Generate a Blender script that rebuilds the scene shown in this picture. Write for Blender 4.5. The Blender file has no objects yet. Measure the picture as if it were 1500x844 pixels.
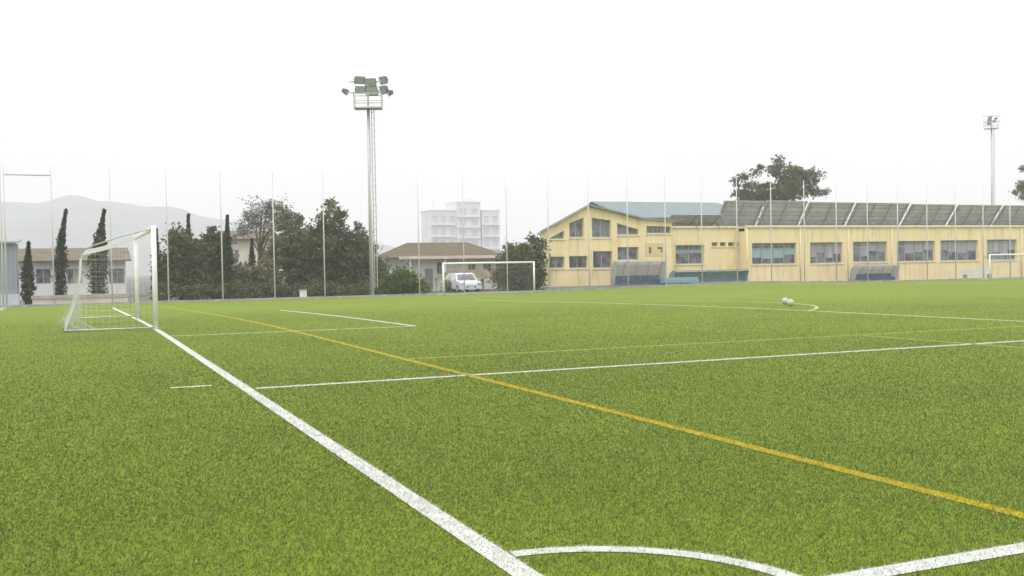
import bpy, math, random
import numpy as np

# ------------------------------------------------------------------ camera
W0, H0 = 1500.0, 844.0
F, YAW, PITCH, ROLL = 1505.58, 0.405426, -0.0207497, -0.0177554
EYE = np.array([-1.8565, -3.4697, 1.3406])
def axes():
    cy, sy, cp, sp = math.cos(YAW), math.sin(YAW), math.cos(PITCH), math.sin(PITCH)
    f = np.array([sy*cp, cy*cp, sp]); r = np.array([cy, -sy, 0.0]); u = np.cross(r, f)
    c, s = math.cos(ROLL), math.sin(ROLL)
    return c*r + s*u, -s*r + c*u, f
RX, UX, FX = axes()
scene = bpy.context.scene
col = scene.collection
cam_data = bpy.data.cameras.new('camera')
cam = bpy.data.objects.new('camera', cam_data); col.objects.link(cam)
import mathutils
M = mathutils.Matrix(((RX[0], UX[0], -FX[0], EYE[0]), (RX[1], UX[1], -FX[1], EYE[1]),
                      (RX[2], UX[2], -FX[2], EYE[2]), (0, 0, 0, 1)))
cam.matrix_world = M
cam_data.sensor_width = 36.0
cam_data.lens = F/W0*36.0
cam_data.clip_start = 0.05; cam_data.clip_end = 20000
scene.camera = cam

# ------------------------------------------------------------------ world, sun, exposure
SUN_EL, SUN_AZ = math.radians(52), math.radians(235)      # azimuth clockwise from +Y
world = bpy.data.worlds.new('World'); scene.world = world; world.use_nodes = True
nt = world.node_tree; N = nt.nodes; L = nt.links
bg = N['Background']; bg.inputs['Strength'].default_value = 0.1
sky = N.new('ShaderNodeTexSky'); sky.sky_type = 'NISHITA'; sky.sun_disc = False
sky.sun_elevation = SUN_EL; sky.sun_rotation = SUN_AZ
tc = N.new('ShaderNodeTexCoord'); sep = N.new('ShaderNodeSeparateXYZ')
L.new(tc.outputs['Generated'], sep.inputs[0])
ramp = N.new('ShaderNodeMapRange'); ramp.inputs['From Min'].default_value = 0.3; ramp.inputs['From Max'].default_value = 0.9
ramp.inputs['To Min'].default_value = 12.3; ramp.inputs['To Max'].default_value = 30.0
L.new(sep.outputs['Z'], ramp.inputs['Value'])
noi = N.new('ShaderNodeTexNoise'); noi.inputs['Scale'].default_value = 3.2; noi.inputs['Detail'].default_value = 5
noi.inputs['Roughness'].default_value = 0.55
mp = N.new('ShaderNodeMapping'); mp.inputs['Scale'].default_value = (1, 1, 2.6)
L.new(tc.outputs['Generated'], mp.inputs[0]); L.new(mp.outputs[0], noi.inputs['Vector'])
nr = N.new('ShaderNodeMapRange'); nr.inputs['From Min'].default_value = 0.3; nr.inputs['From Max'].default_value = 0.7
nr.inputs['To Min'].default_value = 0.87; nr.inputs['To Max'].default_value = 1.06
L.new(noi.outputs[0], nr.inputs['Value'])
mul = N.new('ShaderNodeMath'); mul.operation = 'MULTIPLY'
L.new(ramp.outputs[0], mul.inputs[0]); L.new(nr.outputs[0], mul.inputs[1])
cl = N.new('ShaderNodeMixRGB'); cl.blend_type = 'MULTIPLY'; cl.inputs[0].default_value = 1
cl.inputs[1].default_value = (1.0, 0.995, 0.99, 1); L.new(mul.outputs[0], cl.inputs[2])
mix = N.new('ShaderNodeMixRGB'); mix.inputs[0].default_value = 0.93
L.new(sky.outputs[0], mix.inputs[1]); L.new(cl.outputs[0], mix.inputs[2])
L.new(mix.outputs[0], bg.inputs['Color'])

sd = bpy.data.lights.new('sun', 'SUN'); sd.energy = 1.1; sd.angle = math.radians(25); sd.color = (1.0, 0.96, 0.9)
sun = bpy.data.objects.new('sun', sd); col.objects.link(sun)
sv = mathutils.Vector((math.sin(SUN_AZ)*math.cos(SUN_EL), math.cos(SUN_AZ)*math.cos(SUN_EL), math.sin(SUN_EL)))
sun.rotation_euler = sv.to_track_quat('Z', 'Y').to_euler(); sun.location = (0, -20, 60)
vs = scene.view_settings
vs.view_transform = 'Standard'; vs.look = 'None'; vs.gamma = 1.0; vs.use_curve_mapping = False
vs.exposure = 0.0
try:
    scene.cycles.volume_bounces = 1; scene.cycles.max_bounces = 6
    scene.cycles.transparent_max_bounces = 12
except Exception: pass

# ------------------------------------------------------------------ helpers
rng = np.random.default_rng(7); random.seed(7)
def ray(px, py):
    return FX + (px-750)/F*RX - (py-422)/F*UX
def at(px, py, Y):
    d = ray(px, py); t = (Y-EYE[1])/d[1]
    return EYE + t*d
def mpp(px, Y):                      # metres per photo pixel at that place
    d = ray(px, 390); return (Y-EYE[1])/d[1]/F
def gz(x, y):                        # height of the ground: the pitch falls gently to the far side
    s = np.clip((np.asarray(y, float)-18)/42, 0, 1); s = s*s*(3-2*s)
    return -0.42*s + 0.24*s*np.exp(-((np.asarray(x, float)-43)/9)**2)
def g(x, y): return float(gz(x, y))

def root_of(o):
    while o.parent: o = o.parent
    return o
class MB:
    def __init__(s): s.v = []; s.f = []
    def add(s, verts, faces):
        b = len(s.v); s.v += [tuple(map(float, p)) for p in verts]; s.f += [tuple(b+i for i in f) for f in faces]; return s
    def box(s, x0, x1, y0, y1, z0, z1):
        return s.add([(x0,y0,z0),(x1,y0,z0),(x1,y1,z0),(x0,y1,z0),(x0,y0,z1),(x1,y0,z1),(x1,y1,z1),(x0,y1,z1)],
              [(0,3,2,1),(4,5,6,7),(0,1,5,4),(1,2,6,5),(2,3,7,6),(3,0,4,7)])
    def cell(s, x0, x1, a0, a1, b0, b1, y0, y1):     # prism in the facade plane; a = lower, b = upper edge heights
        return s.add([(x0,y0,a0),(x1,y0,a1),(x1,y0,b1),(x0,y0,b0),(x0,y1,a0),(x1,y1,a1),(x1,y1,b1),(x0,y1,b0)],
              [(0,1,2,3),(7,6,5,4),(0,4,5,1),(1,5,6,2),(2,6,7,3),(3,7,4,0)])
    def slab(s, p0, p1, p2, p3, t):                  # quad given thickness t along its normal
        P = [np.array(p, float) for p in (p0,p1,p2,p3)]
        n = np.cross(P[1]-P[0], P[3]-P[0]); n = n/np.linalg.norm(n)*t
        Q = [p+n for p in P]
        return s.add(P+Q, [(3,2,1,0),(4,5,6,7),(0,1,5,4),(1,2,6,5),(2,3,7,6),(3,0,4,7)])
    def tube(s, pts, r, n=8, cap=True):
        pts = [np.array(p, float) for p in pts]
        rs = r if isinstance(r, (list, tuple)) else [r]*len(pts)
        b = len(s.v); prev = None
        for i, p in enumerate(pts):
            d = pts[min(i+1, len(pts)-1)] - pts[max(i-1, 0)]; d = d/(np.linalg.norm(d)+1e-9)
            if prev is None:
                a = np.array([1.0,0,0]) if abs(d[0]) < 0.8 else np.array([0,1.0,0])
            else: a = prev
            e = a - d*np.dot(a, d); e /= np.linalg.norm(e); prev = e; h = np.cross(d, e)
            for k in range(n):
                q = 2*math.pi*k/n
                s.v.append(tuple(p + rs[i]*(math.cos(q)*e + math.sin(q)*h)))
        for i in range(len(pts)-1):
            for k in range(n):
                s.f.append((b+i*n+k, b+i*n+(k+1) % n, b+(i+1)*n+(k+1) % n, b+(i+1)*n+k))
        if cap:
            s.f.append(tuple(b+k for k in range(n-1, -1, -1))); s.f.append(tuple(b+(len(pts)-1)*n+k for k in range(n)))
        return s
    def ball(s, c, r, nu=14, nv=9):
        v = []; f = []
        for i in range(nv+1):
            th = math.pi*i/nv
            for k in range(nu):
                ph = 2*math.pi*k/nu
                v.append((c[0]+r*math.sin(th)*math.cos(ph), c[1]+r*math.sin(th)*math.sin(ph), c[2]+r*math.cos(th)))
        for i in range(nv):
            for k in range(nu): f.append((i*nu+k, (i+1)*nu+k, (i+1)*nu+(k+1) % nu, i*nu+(k+1) % nu))
        return s.add(v, f)
    def build(s, name, m, parent=None, smooth=False, origin=None):
        me = bpy.data.meshes.new(name)
        o = bpy.data.objects.new(name, me); col.objects.link(o)
        v = np.array(s.v, float).reshape(-1, 3)
        if parent is not None:
            o.parent = parent; v = v - np.array(root_of(parent).location)
        elif origin is not None:
            o.location = origin; v = v - np.array(origin)
        me.from_pydata(v.tolist(), [], s.f)
        me.materials.append(m)
        if smooth: me.polygons.foreach_set('use_smooth', [True]*len(me.polygons))
        me.update()
        return o
def tag(o, label=None, cat=None, group=None, kind=None):
    if label: o['label'] = label
    if cat: o['category'] = cat
    if group: o['group'] = group
    if kind: o['kind'] = kind
    return o
def thing(name, label, cat, loc, group=None):
    o = bpy.data.objects.new(name, None); col.objects.link(o); o.location = tuple(map(float, loc)); o.empty_display_size = 0.2
    bpy.context.view_layer.update()
    return tag(o, label, cat, group)
def copy_tree(o, parent=None):
    c = o.copy(); col.objects.link(c)
    if parent is not None: c.parent = parent
    for ch in [k for k in o.children]: copy_tree(ch, c)
    return c

def mat(name, c, rough=0.8, var=0.0, scale=3.0, bump=0.0, c2=None, spec=0.3, metal=0.0, stretch=(1,1,1), fac=(0.35,0.65), detail=6):
    m = bpy.data.materials.new(name); m.use_nodes = True
    n = m.node_tree.nodes; l = m.node_tree.links; b = n['Principled BSDF']
    b.inputs['Roughness'].default_value = rough; b.inputs['Metallic'].default_value = metal
    b.inputs['Specular IOR Level'].default_value = spec
    b.inputs['Base Color'].default_value = (*c, 1)
    if var > 0 or c2 or bump:
        t = n.new('ShaderNodeTexCoord'); mpn = n.new('ShaderNodeMapping'); mpn.inputs['Scale'].default_value = stretch
        no = n.new('ShaderNodeTexNoise'); no.inputs['Scale'].default_value = scale; no.inputs['Detail'].default_value = detail
        l.new(t.outputs['Object'], mpn.inputs[0]); l.new(mpn.outputs[0], no.inputs['Vector'])
        if var > 0 or c2:
            a = c2 or tuple(max(0, x*(1-var)) for x in c)
            mr = n.new('ShaderNodeMapRange'); mr.inputs['From Min'].default_value = fac[0]; mr.inputs['From Max'].default_value = fac[1]
            l.new(no.outputs[0], mr.inputs['Value'])
            mx = n.new('ShaderNodeMixRGB'); mx.inputs[1].default_value = (*a, 1); mx.inputs[2].default_value = (*c, 1)
            l.new(mr.outputs[0], mx.inputs[0]); l.new(mx.outputs[0], b.inputs['Base Color'])
        if bump:
            bp = n.new('ShaderNodeBump'); bp.inputs['Strength'].default_value = bump; bp.inputs['Distance'].default_value = 0.02
            l.new(no.outputs[0], bp.inputs['Height']); l.new(bp.outputs[0], b.inputs['Normal'])
    return m
def attr_mat(name, stops, rough=0.7, spec=0.2, trans=0.0, patch=None, soft=0.0):
    """colour from a per-face random attribute 'rnd', with optional large position patches"""
    m = bpy.data.materials.new(name); m.use_nodes = True
    n = m.node_tree.nodes; l = m.node_tree.links; b = n['Principled BSDF']
    b.inputs['Roughness'].default_value = rough; b.inputs['Specular IOR Level'].default_value = spec
    a = n.new('ShaderNodeAttribute'); a.attribute_name = 'rnd'
    cr = n.new('ShaderNodeValToRGB'); e = cr.color_ramp.elements
    while len(e) < len(stops): e.new(0.5)
    for i, (p, c) in enumerate(stops): e[i].position = p; e[i].color = (*c, 1)
    l.new(a.outputs['Fac'], cr.inputs[0])
    out = cr.outputs[0]
    if patch:
        t = n.new('ShaderNodeNewGeometry')
        for sc, lo, hi, tint in patch:
            no = n.new('ShaderNodeTexNoise'); no.inputs['Scale'].default_value = sc; no.inputs['Detail'].default_value = 4
            l.new(t.outputs['Position'], no.inputs['Vector'])
            mr = n.new('ShaderNodeMapRange'); mr.inputs['From Min'].default_value = lo; mr.inputs['From Max'].default_value = hi
            l.new(no.outputs[0], mr.inputs['Value'])
            mx = n.new('ShaderNodeMixRGB'); mx.blend_type = 'MULTIPLY'; mx.inputs[2].default_value = (*tint, 1)
            l.new(mr.outputs[0], mx.inputs[0]); l.new(out, mx.inputs[1]); out = mx.outputs[0]
    l.new(out, b.inputs['Base Color'])
    if soft:                       # blades share the pile's upright shading, softened by their own lean
        ge = n.new('ShaderNodeNewGeometry'); mv = n.new('ShaderNodeMixRGB'); mv.inputs[0].default_value = 1-soft
        mv.inputs[1].default_value = (0, 0, 1, 1); l.new(ge.outputs['Normal'], mv.inputs[2])
        nm = n.new('ShaderNodeVectorMath'); nm.operation = 'NORMALIZE'; l.new(mv.outputs[0], nm.inputs[0]); l.new(nm.outputs[0], b.inputs['Normal'])
    if trans:
        tr = n.new('ShaderNodeBsdfTranslucent'); l.new(out, tr.inputs['Color'])
        ms = n.new('ShaderNodeMixShader'); ms.inputs[0].default_value = trans
        l.new(b.outputs[0], ms.inputs[1]); l.new(tr.outputs[0], ms.inputs[2])
        l.new(ms.outputs[0], n['Material Output'].inputs['Surface'])
    return m
def add_stains(m, scale, stretch, lo, hi, tint):
    n = m.node_tree.nodes; l = m.node_tree.links; b = n['Principled BSDF']; src = b.inputs['Base Color'].links[0].from_socket
    t = n.new('ShaderNodeTexCoord'); mp_ = n.new('ShaderNodeMapping'); mp_.inputs['Scale'].default_value = stretch
    no = n.new('ShaderNodeTexNoise'); no.inputs['Scale'].default_value = scale; no.inputs['Detail'].default_value = 8
    mr = n.new('ShaderNodeMapRange'); mr.inputs['From Min'].default_value = lo; mr.inputs['From Max'].default_value = hi
    mx = n.new('ShaderNodeMixRGB'); mx.blend_type = 'MULTIPLY'; mx.inputs[2].default_value = (*tint, 1)
    l.new(t.outputs['Object'], mp_.inputs[0]); l.new(mp_.outputs[0], no.inputs['Vector']); l.new(no.outputs[0], mr.inputs['Value'])
    l.new(mr.outputs[0], mx.inputs[0]); l.new(src, mx.inputs[1]); l.new(mx.outputs[0], b.inputs['Base Color'])
def glass_mat(name, c=(0.05,0.06,0.07), rough=0.08, c2=None, scale=1.5):
    return mat(name, c, rough, spec=0.6, c2=c2, scale=scale, fac=(0.42, 0.6))

PATCH = [(0.35, 0.46, 0.78, (0.84, 0.87, 0.98)), (1.3, 0.5, 0.8, (0.90, 0.91, 0.85)), (0.09, 0.45, 0.68, (0.90, 0.92, 0.95))]
Mt = dict(
    blades=attr_mat('turf_blade_green', [(0, (0.100,0.146,0.032)), (0.55, (0.112,0.160,0.034)), (0.95, (0.124,0.172,0.038)), (1, (0.16,0.175,0.060))], 0.65, 0.12, 0.32, PATCH, 0.85),
    white_blades=attr_mat('turf_blade_white', [(0, (0.58,0.59,0.55)), (1, (0.70,0.70,0.68))], 0.65, 0.15, 0.3, None, 0.8),
    yellow_blades=attr_mat('turf_blade_yellow', [(0, (0.36,0.285,0.010)), (1, (0.45,0.36,0.015))], 0.65, 0.15, 0.3, None, 0.8),
    line_white=mat('line_white', (0.60,0.61,0.56), 0.8, 0.25, 9),
    line_faint=mat('line_faint_white', (0.60,0.63,0.48), 0.8, c2=(0.42,0.47,0.26), scale=2.5),
    line_worn=mat('line_worn_white', (0.42,0.47,0.24), 0.8, c2=(0.26,0.32,0.10), scale=2.5),
    line_yellow=mat('line_yellow', (0.38,0.31,0.012), 0.8, 0.25, 9),
    line_faint_yellow=mat('line_faint_yellow', (0.36,0.32,0.03), 0.8, c2=(0.22,0.25,0.03), scale=2.5),
    white_paint=mat('white_paint', (0.80,0.80,0.80), 0.4, 0.12, 5, spec=0.4),
    net=mat('net_cord', (0.66,0.66,0.64), 0.8),
    galv=mat('galvanised_steel', (0.50,0.51,0.52), 0.45, 0.2, 12, metal=0.35),
    dull_steel=mat('dull_steel', (0.25,0.25,0.26), 0.6, 0.2, 6),
    pole=mat('pale_grey_pole', (0.62,0.62,0.61), 0.6, 0.15, 6),
    dark_metal=mat('dark_grey_metal', (0.13,0.14,0.14), 0.5, 0.25, 8),
    lamp_glass=glass_mat('lamp_glass', (0.35,0.36,0.36), 0.15),
    yellow_wall=mat('yellow_render', (0.82,0.69,0.405), 0.9, 0, 0.9, 0.15, c2=(0.75,0.625,0.365), stretch=(1,1,0.35)),
    cream=mat('cream_trim', (0.80,0.71,0.48), 0.85, 0.1, 2),
    tan_wall=mat('tan_render', (0.68,0.54,0.30), 0.9, 0.12, 1.2),
    teal_roof=mat('teal_metal_roof', (0.16,0.21,0.22), 0.6, 0.2, 2.0, stretch=(6,0.3,0.3)),
    grey_roof=mat('grey_roof', (0.30,0.31,0.30), 0.8, 0.2, 2),
    glass=glass_mat('window_glass', (0.045,0.05,0.06), 0.08, c2=(0.15,0.16,0.19)),
    frame=mat('window_frame', (0.34,0.34,0.34), 0.5),
    blind_grey=mat('blind_grey', (0.38,0.38,0.42), 0.8, 0.35, 2, stretch=(4,1,0.2)),
    blind_blue=mat('blind_blue', (0.30,0.42,0.45), 0.8, 0.25, 2, stretch=(4,1,0.2)),
    panel=mat('solar_glass', (0.085,0.09,0.115), 0.25, 0.35, 1.2, spec=0.5),
    panel_back=mat('solar_panel_back', (0.40,0.39,0.43), 0.5, 0, 1.3, c2=(0.50,0.49,0.52), stretch=(1,1,2)),
    panel_frame=mat('panel_frame', (0.48,0.49,0.50), 0.4, metal=0.3),
    concrete=mat('concrete', (0.42,0.40,0.36), 0.9, 0.25, 3, 0.3),
    kerb=mat('kerb_concrete', (0.40,0.39,0.37), 0.9, 0.3, 2, 0.2),
    asphalt=mat('asphalt', (0.13,0.125,0.115), 0.95, 0.3, 1.2, 0.4),
    beige=mat('beige_plaster', (0.64,0.58,0.49), 0.9, 0.2, 1.2),
    white_wall=mat('white_plaster', (0.72,0.72,0.71), 0.9, 0.12, 0.6),
    far_white=mat('far_white_plaster', (0.66,0.66,0.66), 0.9, 0.12, 0.1),
    far_grey=mat('far_grey_window', (0.48,0.49,0.51), 0.5),
    tile=mat('brown_roof_tile', (0.135,0.105,0.07), 0.9, 0.35, 1.2, 0.5, stretch=(1,5,5)),
    tan_tile=mat('tan_roof_tile', (0.17,0.135,0.09), 0.9, 0.35, 1.2, 0.5),
    opening=mat('dark_opening', (0.16,0.16,0.17), 0.6, 0.4, 1.0),
    door_grey=mat('grey_door', (0.30,0.30,0.31), 0.6, 0.1),
    bluegrey=mat('blue_grey_sheet', (0.30,0.34,0.39), 0.6, 0.15, 1.5, stretch=(5,5,0.3)),
    pale_blue=mat('pale_blue_sheet', (0.52,0.58,0.64), 0.6, 0.15, 1.5),
    poly=mat('pale_polycarbonate', (0.56,0.56,0.57), 0.3, 0.2, 1.5, spec=0.5),
    blue_seat=mat('blue_plastic', (0.10,0.16,0.24), 0.45, 0.25, 2),
    teal=mat('teal_plastic', (0.36,0.53,0.56), 0.5, 0.2, 2),
    dark_green=mat('dark_green_canvas', (0.13,0.14,0.07), 0.85, 0.35, 2.5),
    bark=mat('bark', (0.13,0.105,0.08), 0.95, 0.35, 5, 0.6),
    car_paint=mat('white_car_paint', (0.56,0.58,0.62), 0.25, spec=0.6),
    rubber=mat('rubber', (0.03,0.03,0.03), 0.85),
    hill=mat('hillside', (0.11,0.13,0.13), 0.95, 0.45, 0.02),
    ball=mat('football_white', (0.50,0.50,0.42), 0.5, 0.2, 14),
)
add_stains(Mt['yellow_wall'], 2.2, (1.3,1,0.16), 0.53, 0.72, (0.80,0.76,0.70)); add_stains(Mt['yellow_wall'], 0.5, (1,1,1), 0.55, 0.7, (0.92,0.90,0.86))
add_stains(Mt['white_wall'], 2.0, (1.2,1.2,0.2), 0.52, 0.72, (0.78,0.76,0.72))
def leaf_mat(name, dark, mid, light):
    return attr_mat(name, [(0, dark), (0.5, mid), (1, light)], 0.65, 0.25, 0.3)
def translucent(m, f, c=(0.8,0.8,0.79)):
    n = m.node_tree.nodes; l = m.node_tree.links; t = n.new('ShaderNodeBsdfTranslucent'); t.inputs['Color'].default_value = (*c, 1)
    x = n.new('ShaderNodeMixShader'); x.inputs[0].default_value = f; l.new(n['Principled BSDF'].outputs[0], x.inputs[1]); l.new(t.outputs[0], x.inputs[2])
    l.new(x.outputs[0], n['Material Output'].inputs['Surface'])
translucent(Mt['poly'], 0.6); translucent(Mt['teal'], 0.3, (0.45,0.62,0.66))
Mt['leaf_dark'] = leaf_mat('foliage_dark', (0.038,0.046,0.020), (0.088,0.098,0.044), (0.18,0.185,0.085))
Mt['leaf_olive'] = leaf_mat('foliage_olive', (0.055,0.058,0.030), (0.125,0.125,0.066), (0.22,0.205,0.12))
Mt['leaf_green'] = leaf_mat('foliage_green', (0.035,0.055,0.012), (0.085,0.12,0.025), (0.15,0.19,0.045))
Mt['leaf_grey'] = leaf_mat('foliage_grey', (0.12,0.115,0.10), (0.19,0.185,0.165), (0.28,0.27,0.24))
Mt['leaf_cypress'] = leaf_mat('foliage_cypress', (0.022,0.027,0.015), (0.050,0.058,0.033), (0.11,0.115,0.068))
Mt['leaf_pine'] = leaf_mat('foliage_pine', (0.038,0.050,0.014), (0.088,0.105,0.034), (0.17,0.185,0.068))

# ------------------------------------------------------------------ ground and pitch
def sheet(name, xs, ys, zf, m):
    X, Y = np.meshgrid(xs, ys); v = np.stack([X, Y, zf(X, Y)], -1).reshape(-1, 3); nx = len(xs)
    f = [(j*nx+i, j*nx+i+1, (j+1)*nx+i+1, (j+1)*nx+i) for j in range(len(ys)-1) for i in range(nx-1)]
    b = MB(); b.v = v.tolist(); b.f = f
    return b.build(name, m, smooth=True)
gx = np.concatenate([[-6000,-2000,-600,-200,-100], np.arange(-60, 161, 4), [200,400,1000,2500,6000]])
gy = np.concatenate([[-6000,-1000,-200,-60], np.arange(-30, 141, 3), [200,400,1000,2500,6000]])
tag(sheet('ground', gx, gy, lambda x, y: gz(x, y)-0.07, Mt['asphalt']), kind='structure')

def turf_material():
    m = bpy.data.materials.new('artificial_turf'); m.use_nodes = True
    n = m.node_tree.nodes; l = m.node_tree.links; b = n['Principled BSDF']
    b.inputs['Roughness'].default_value = 0.75; b.inputs['Specular IOR Level'].default_value = 0.15
    t = n.new('ShaderNodeNewGeometry')
    def noise(sc, det, vec=None):
        o = n.new('ShaderNodeTexNoise'); o.inputs['Scale'].default_value = sc; o.inputs['Detail'].default_value = det
        l.new(vec or t.outputs['Position'], o.inputs['Vector']); return o.outputs[0]
    cr = n.new('ShaderNodeValToRGB'); e = cr.color_ramp.elements
    e[0].position = 0.3; e[0].color = (0.128,0.180,0.008,1); e[1].position = 0.7; e[1].color = (0.165,0.220,0.012,1)
    l.new(noise(14, 8), cr.inputs[0]); out = cr.outputs[0]
    for sc, lo, hi, tint in PATCH:
        mr = n.new('ShaderNodeMapRange'); mr.inputs['From Min'].default_value = lo; mr.inputs['From Max'].default_value = hi
        l.new(noise(sc, 4), mr.inputs['Value'])
        mx = n.new('ShaderNodeMixRGB'); mx.blend_type = 'MULTIPLY'; mx.inputs[2].default_value = (*tint, 1)
        l.new(mr.outputs[0], mx.inputs[0]); l.new(out, mx.inputs[1]); out = mx.outputs[0]
    l.new(out, b.inputs['Base Color'])
    bp = n.new('ShaderNodeBump'); bp.inputs['Strength'].default_value = 0.6; bp.inputs['Distance'].default_value = 0.03
    l.new(noise(45, 6), bp.inputs['Height']); l.new(bp.outputs[0], b.inputs['Normal'])
    return m
Mt['turf'] = turf_material()
tag(sheet('pitch', np.arange(-12, 113, 1.0), np.arange(-14, 60.6, 1.0), gz, Mt['turf']), kind='structure')

# painted lines: (name, label, colour, kind, data)
CY = 26.3
LINES = [
    ('goal_line', 'w', ('seg', (-0.075, -0.12), (0.09, 52.6), 0.12)),
    ('touchline', 'w', ('seg', (-0.01, -0.06), (105, 0.0), 0.12)),
    ('corner_arc', 'w', ('arc', (-0.04, -0.06), 0.97, 3.6, 87.5, 0.09)),
    ('penalty_area_side_line', 'w', ('seg', (0.06, 8.45), (16.55, 8.45), 0.11)),
    ('penalty_area_front_line', 'f', ('seg', (16.5, 8.51), (16.5, 44.1), 0.11)),
    ('penalty_arc', 'd', ('arc', (11, CY), 9.15, -52, 52, 0.10)),
    ('goal_area_side_line', 'f', ('seg', (0.06, 19.3), (5.5, 19.3), 0.10)),
    ('goal_area_front_line', 'w', ('seg', (5.45, 19.36), (5.45, 36.0), 0.12)),
    ('corner_distance_mark', 'f', ('seg', (-0.82, 9.05), (-0.36, 9.05), 0.09)),
    ('yellow_touchline', 'y', ('seg', (2.65, 0.06), (2.65, 52.6), 0.10)),
    ('yellow_area_side_line', 'fy', ('seg', (2.70, 11.1), (30, 10.9), 0.09)),
    ('yellow_area_front_line', 'fy', ('seg', (11.1, 2.0), (11.1, 10.9), 0.09)),
    ('halfway_line', 'd', ('seg', (52.5, 0.06), (52.5, 52.6), 0.12)),
    ('centre_circle', 'd', ('arc', (52.5, CY), 9.15, 0, 360, 0.12)),
]
LCOL = dict(d=('line_worn', 'white_blades'), w=('line_white', 'white_blades'), f=('line_faint', 'white_blades'), y=('line_yellow', 'yellow_blades'), fy=('line_faint_yellow', 'yellow_blades'))
def ribbon(d):
    if d[0] == 'seg':
        p, q, w = np.array(d[1], float), np.array(d[2], float), d[3]
        n = max(2, int(np.linalg.norm(q-p))+1); c = np.array([p+(q-p)*i/(n-1) for i in range(n)])
        t = (q-p)/np.linalg.norm(q-p); nn = np.repeat(np.array([[-t[1], t[0]]]), n, 0)
    else:
        _, ce, r, a0, a1, w = d; n = max(12, int(abs(a1-a0)/2))
        th = np.radians(np.linspace(a0, a1, n)); nn = np.stack([np.cos(th), np.sin(th)], 1); c = np.array(ce)+r*nn
    return c-nn*w/2, c+nn*w/2
def inside(d, x, y):
    if d[0] == 'seg':
        p, q, w = np.array(d[1], float), np.array(d[2], float), d[3]
        L_ = np.linalg.norm(q-p); t = (q-p)/L_
        u = (x-p[0])*t[0]+(y-p[1])*t[1]; v = -(x-p[0])*t[1]+(y-p[1])*t[0]
        return (u >= 0) & (u <= L_) & (abs(v) <= w/2)
    _, ce, r, a0, a1, w = d
    rr = np.hypot(x-ce[0], y-ce[1]); a = np.degrees(np.arctan2(y-ce[1], x-ce[0]))
    return (abs(rr-r) <= w/2) & (a >= a0) & (a <= a1)
def blade_arrays(x, y, dist):
    n = len(x); h = rng.uniform(0.008, 0.018, n)
    w = rng.uniform(0.0035, 0.006, n)*np.clip(dist/6, 0.9, 2.2)
    a = rng.uniform(0, 2*np.pi, n); ln = (rng.normal(0, 0.75, (n, 2))+np.array([0.35, 0.1]))*h[:, None]
    z = gz(x, y)
    p0 = np.stack([x-np.cos(a)*w/2, y-np.sin(a)*w/2, z-0.002], 1)
    p1 = np.stack([x+np.cos(a)*w/2, y+np.sin(a)*w/2, z-0.002], 1)
    p2 = np.stack([x+ln[:, 0], y+ln[:, 1], z+h], 1)
    return np.stack([p0, p1, p2], 1).reshape(-1, 3)
def tri_object(name, V, m, extra=None, rnd=None):
    """mesh of loose triangles V (3n,3) plus an optional ribbon (left, right)"""
    me = bpy.data.meshes.new(name); nt_ = len(V)//3
    loops = np.arange(len(V)); starts = np.arange(nt_)*3; tot = np.full(nt_, 3)
    mi = np.ones(nt_, int)
    if extra is not None:
        l_, r_ = extra; k = len(l_)
        E = np.concatenate([np.column_stack([l_, gz(l_[:, 0], l_[:, 1])+0.004]), np.column_stack([r_, gz(r_[:, 0], r_[:, 1])+0.004])])
        b = len(V); V = np.concatenate([V, E]) if b else E
        q = np.array([(b+i, b+k+i, b+k+i+1, b+i+1) for i in range(k-1)]).ravel()
        starts = np.concatenate([starts, len(loops)+4*np.arange(k-1)]); tot = np.concatenate([tot, np.full(k-1, 4)])
        loops = np.concatenate([loops, q]); mi = np.concatenate([mi, np.zeros(k-1, int)])
    me.vertices.add(len(V)); me.vertices.foreach_set('co', np.ascontiguousarray(V, np.float32).ravel())
    me.loops.add(len(loops)); me.loops.foreach_set('vertex_index', loops.astype(np.int32))
    me.polygons.add(len(starts)); me.polygons.foreach_set('loop_start', starts.astype(np.int32))
    try: me.polygons.foreach_set('loop_total', tot.astype(np.int32))
    except Exception: pass
    for x in (m if isinstance(m, (list, tuple)) else [m]): me.materials.append(x)
    if isinstance(m, (list, tuple)): me.polygons.foreach_set('material_index', mi.astype(np.int32))
    at_ = me.attributes.new('rnd', 'FLOAT', 'FACE')
    r = rng.random(len(starts)) if rnd is None else rnd
    at_.data.foreach_set('value', r.astype(np.float32))
    me.update(calc_edges=True); me.validate()
    o = bpy.data.objects.new(name, me); col.objects.link(o)
    return o
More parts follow.
